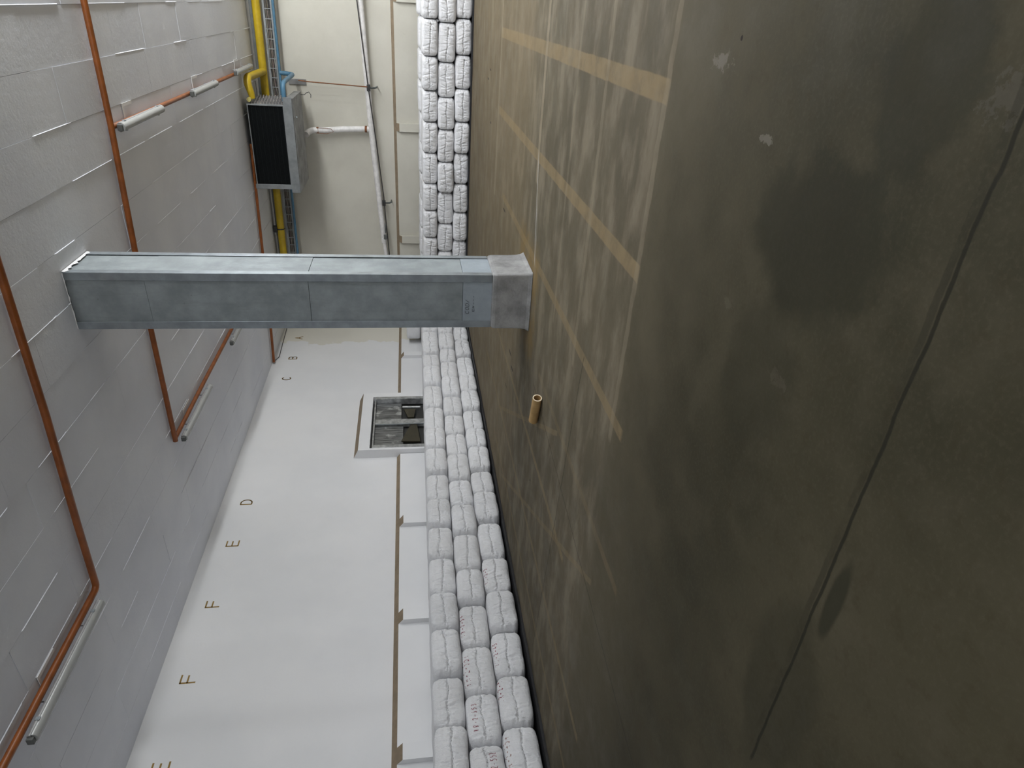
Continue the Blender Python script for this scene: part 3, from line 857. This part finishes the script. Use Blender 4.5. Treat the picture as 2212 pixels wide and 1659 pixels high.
    while x < hx * .84:
        z = float(zs(np.array([x]))[0]) + rg.uniform(-.005, .005)
        hit = bvh.ray_cast(Vector((x, -1, z)), Vector((0, 1, 0)))
        if hit[0] is not None:
            pts.append(tuple(hit[0] + Vector((0, -.001 if len(pts) % 2 else .0005, 0)))); rr.append(rg.uniform(.0018, .0036) if len(pts) % 2 else .0009)
        x += rg.uniform(.008, .018)
    mb.tube(pts, rr, 5)
    ms = mb.build('stitching', MAT['thread']); sm = ms.data
    bpy.data.objects.remove(ms)
    return me, sm, bvh
VAR = [sack_variant(s) for s in (3, 11, 23, 37, 41, 58)]

def stroke_on(bvh, txt, x0, z0, h, w, gap, thick, shoulder=False, tilt=0.0):
    mb = MB()
    hy, hz, r = SD / 2, SH / 2, .05
    def surf(u, v):
        if not shoulder:
            hit = bvh.ray_cast(Vector((u, -1, v)), Vector((0, 1, 0)))
        else:
            th = v / .07                       # 0 = front edge of the roll, larger = further up
            dr = Vector((0, -math.cos(th), math.sin(th)))
            c = Vector((u, -hy + .12, hz - .12))
            hit = bvh.ray_cast(c + dr * .6, -dr)
        if hit[0] is None: return None
        return hit[0] + hit[1] * .0022
    x = x0
    for ch in txt:
        for st in STROKE.get(ch, []):
            for a, b in zip(st[:-1], st[1:]):
                A = Vector((x + a[0] * w, z0 + a[1] * h + tilt * (x - x0))); B = Vector((x + b[0] * w, z0 + b[1] * h + tilt * (x - x0)))
                if (B - A).length < 1e-5: continue
                n = max(1, int((B - A).length / .02))
                d = (B - A).normalized(); nn = Vector((-d.y, d.x)) * thick / 2
                for k in range(n):
                    p0 = A.lerp(B, k / n); p1 = A.lerp(B, (k + 1) / n)
                    q = [surf(*(s)) for s in ((p0 + nn), (p1 + nn), (p1 - nn), (p0 - nn))]
                    if None in q: continue
                    i = len(mb.v); mb.v += [tuple(s) for s in q]; mb.face([i, i + 1, i + 2, i + 3])
        x += w + gap
    return mb

NUM = ['first', 'second', 'third', 'fourth', 'fifth', 'sixth', 'seventh', 'eighth', 'ninth', 'tenth', 'eleventh', 'twelfth',
       'thirteenth', 'fourteenth', 'fifteenth', 'sixteenth', 'seventeenth', 'eighteenth', 'nineteenth', 'twentieth', 'twenty-first', 'twenty-second', 'twenty-third']
rs = random.Random(77)
def sack(fx, fy, z0, width, height, rz, label, group, v=None, roll=None):
    """fx, fy: middle of the front face; z0: underside"""
    vi = rs.randrange(len(VAR)) if v is None else v
    me, sm, bvh = VAR[vi]
    e = empty('sack', (fx, fy, z0), rz)
    tag(e, label, 'sack', group)
    sc = (width / SW, 1.0, height * .985 / SH); rl = rs.uniform(-.025, .025) if roll is None else roll
    for nm, data in (('sack_body', me), ('stitching', sm)):
        o = bpy.data.objects.new(nm, data); COL.objects.link(o)
        o.parent = e; o.scale = sc; o.location = (0, SD / 2, height / 2)
        o.rotation_euler = (0, rl, 0)
    e['v'] = vi
    return e, bvh, sc, height
def mark(s, txt, x0, z0, h, w, gap, thick, mat, **k):
    e, bvh, sc, height = s
    o = stroke_on(bvh, txt, x0, z0, h, w, gap, thick, **k).build('written_mark', mat, e)
    o.scale = sc; o.location = (0, SD / 2, height / 2); o.rotation_euler = e.children[0].rotation_euler
    o['label'] = 'red handwritten mark'

LROW = {  # boundaries along the lettered wall, near to far
 2: [3.05, 3.76, 4.34, 4.97, 5.62, 6.21, 6.86, 7.50, 8.11, 8.77, 9.44, 10.05, 10.80, 11.60, 12.34, 12.90, 13.46, 14.02, 14.65, 15.3, 15.95, 16.6, 17.2],
 1: [3.57, 4.10, 4.70, 5.35, 6.00, 6.58, 7.27, 7.91, 8.56, 9.25, 9.89, 10.50, 11.13, 11.87, 12.56, 13.13, 13.88, 14.5, 15.15, 15.8, 16.45, 17.1],
 0: [3.00, 3.65, 4.26, 4.88, 5.52, 6.15, 6.79, 7.54, 8.20, 8.77, 9.42, 9.98, 10.64, 11.31, 11.94, 12.77, 13.16, 13.56, 14.2, 14.85, 15.5, 16.15, 16.8]}
ZN = [.055, .445, .825, 1.195]     # row heights at the near end
ZF = [.03, .375, .735, 1.105]      # and far end
ROWN = {0: 'bottom', 1: 'middle', 2: 'top'}
SL = {}
for row, bl in LROW.items():
    for k in range(len(bl) - 1):
        a, b = bl[k], bl[k + 1]
        yc = (a + b) / 2; u = (yc - 4) / 10
        z0 = ZN[row] + (ZF[row] - ZN[row]) * u; z1 = ZN[row + 1] + (ZF[row + 1] - ZN[row + 1]) * u
        fx = -6.885 + .017 * (yc - 4) + rs.uniform(-.045, .04) - (.02 if row == 2 else 0)
        lab = 'white sack, %s row of the stack under the lettered wall, %s from photo bottom' % (ROWN[row], NUM[k])
        SL[row, k] = sack(fx, yc, z0, b - a - .016, z1 - z0, math.pi / 2 + rs.uniform(-.008, .008), lab, 'sacks under the lettered wall')
BROW = {
 2: [0.32, -0.34, -1.01, -1.66, -2.28, -2.92, -3.58, -4.18, -4.80, -5.40, -6.0],
 1: [0.27, -0.39, -1.11, -1.78, -2.42, -3.10, -3.76, -4.49, -5.14, -5.8],
 0: [0.34, -0.30, -0.96, -1.60, -2.25, -2.90, -3.57, -4.21, -4.87, -5.5, -6.1]}
ZB = [.02, .352, .71, 1.04]
for row, bl in BROW.items():
    for k in range(len(bl) - 1):
        b, a = bl[k], bl[k + 1]
        lab = 'white sack, %s row of the stack below the pipe wall, %s from photo top' % (ROWN[row], NUM[k])
        sack((a + b) / 2, 14.9 + rs.uniform(-.045, .04), ZB[row], b - a - .014, ZB[row + 1] - ZB[row], rs.uniform(-.008, .008), lab, 'sacks below the pipe wall')
# rear rank behind the pipe-wall sacks: only its upper edge shows
for row in range(3):
    x = 0.36; k = 0
    while x > -5.9:
        w = rs.uniform(.62, .69)
        hh = ZB[row + 1] - ZB[row] + .006 + (.03 + rs.uniform(0, .04) if row == 2 else 0)
        lab = ('white sack, top of the rear rank below the pipe wall, %s from photo top' % NUM[k]) if row == 2 else 'white sack hidden low in the rear rank below the pipe wall'
        sack(x - w / 2, 16.08, ZB[row], w, hh, rs.uniform(-.02, .02), lab, 'rear rank of sacks below the pipe wall' if row == 2 else 'hidden rear sacks')
        x -= w + .012; k += 1
# one sack lying on the top row in the corner
sack(-6.86, 16.25, 1.09, .66, .38, math.pi / 2 + .03, 'white sack lying on top of the stack in the corner beside the clad column', 'corner sack')

# handwriting
INK, BR = MAT['red_ink'], MAT['brown_ink']
mark(SL[1, 1], 'VR-2-553', -.20, .07, .062, .030, .017, .0065, INK)
mark(SL[1, 0], 'VR-2-552', -.20, -.10, .075, .036, .014, .0065, INK)
mark(SL[0, 1], 'VN-2-454', -.22, .03, .045, .034, .02, .006, BR, shoulder=True)
mark(SL[0, 0], 'VR-2-556', -.16, .03, .05, .040, .03, .006, BR, shoulder=True)
mark(SL[1, 2], 'VN-2-551', -.24, .02, .05, .034, .02, .006, INK, shoulder=True)
mark(SL[0, 2], 'VR-2-916', -.05, .03, .04, .03, .02, .007, INK, shoulder=True)
mark(SL[1, 3], 'VR-2-54', -.2, .03, .03, .03, .02, .006, INK, shoulder=True)
mark(SL[0, 3], 'VN-2-45', -.2, .03, .03, .03, .02, .006, INK, shoulder=True)
mark(SL[0, 5], 'VN-2-3', -.2, .03, .03, .03, .02, .006, INK, shoulder=True)

# black plastic ground sheets under the stacks
def sheet(pts_front, back, lab):
    mb = MB(); n = len(pts_front)
    for p, q in zip(pts_front, back):
        mb.v += [(p[0], p[1], .002), (p[0], p[1], .03 if len(lab) else .03), (q[0], q[1], .03), (q[0], q[1], .002)]
    for k in range(n - 1):
        a = 4 * k
        mb.face([a, a + 4, a + 5, a + 1]); mb.face([a + 1, a + 5, a + 6, a + 2]); mb.face([a + 2, a + 6, a + 7, a + 3]); mb.face([a, a + 3, a + 7, a + 4])
    mb.face([0, 1, 2, 3]); a = 4 * (n - 1); mb.face([a, a + 3, a + 2, a + 1])
    return tag(mb.build('ground_sheet', MAT['plastic_black']), lab, 'plastic sheet')
rg = random.Random(5)
ys = [2.9 + .3 * k for k in range(41)]
sheet([(-6.885 + .017 * (y - 4) + .045 + rg.uniform(-.012, .012), y) for y in ys], [(-8.0, y) for y in ys], 'black plastic sheet under the sacks along the lettered wall')
xs_ = [-6.6 + .3 * k for k in range(26)]
sheet([(x, 14.86 + rg.uniform(-.01, .01)) for x in xs_], [(x, 17.45) for x in xs_], 'black plastic sheet under the sacks below the pipe wall')

# ------------------------------------------------------------------ cardboard tube on the floor
tt = tag(empty('cardboard_tube', (-3.85, 5.72, 0)), 'brown cardboard tube lying on the concrete floor near the column', 'tube')
p0, p1 = Vector((-3.905, 5.84, .052)), Vector((-3.555, 5.74, .052))
mb = MB(); n = 28; R0, R1 = .050, .038
d = (p1 - p0).normalized(); a = Vector((0, 0, 1)); b = d.cross(a)
for p, r in ((p0, R0), (p1, R0), (p1, R1), (p0, R1)):
    for j in range(n):
        an = 2 * math.pi * j / n
        mb.v.append(tuple(p + a * math.cos(an) * r + b * math.sin(an) * r))
for ring in range(4):
    mb.cur = 1 if ring in (1, 3) else 0
    for j in range(n):
        mb.face([ring * n + j, ring * n + (j + 1) % n, ((ring + 1) % 4) * n + (j + 1) % n, ((ring + 1) % 4) * n + j])
o = local(mb.build('tube_wall', [MAT['card'], MAT['card_end']], tt, smooth=True), (-3.85, 5.72, 0))
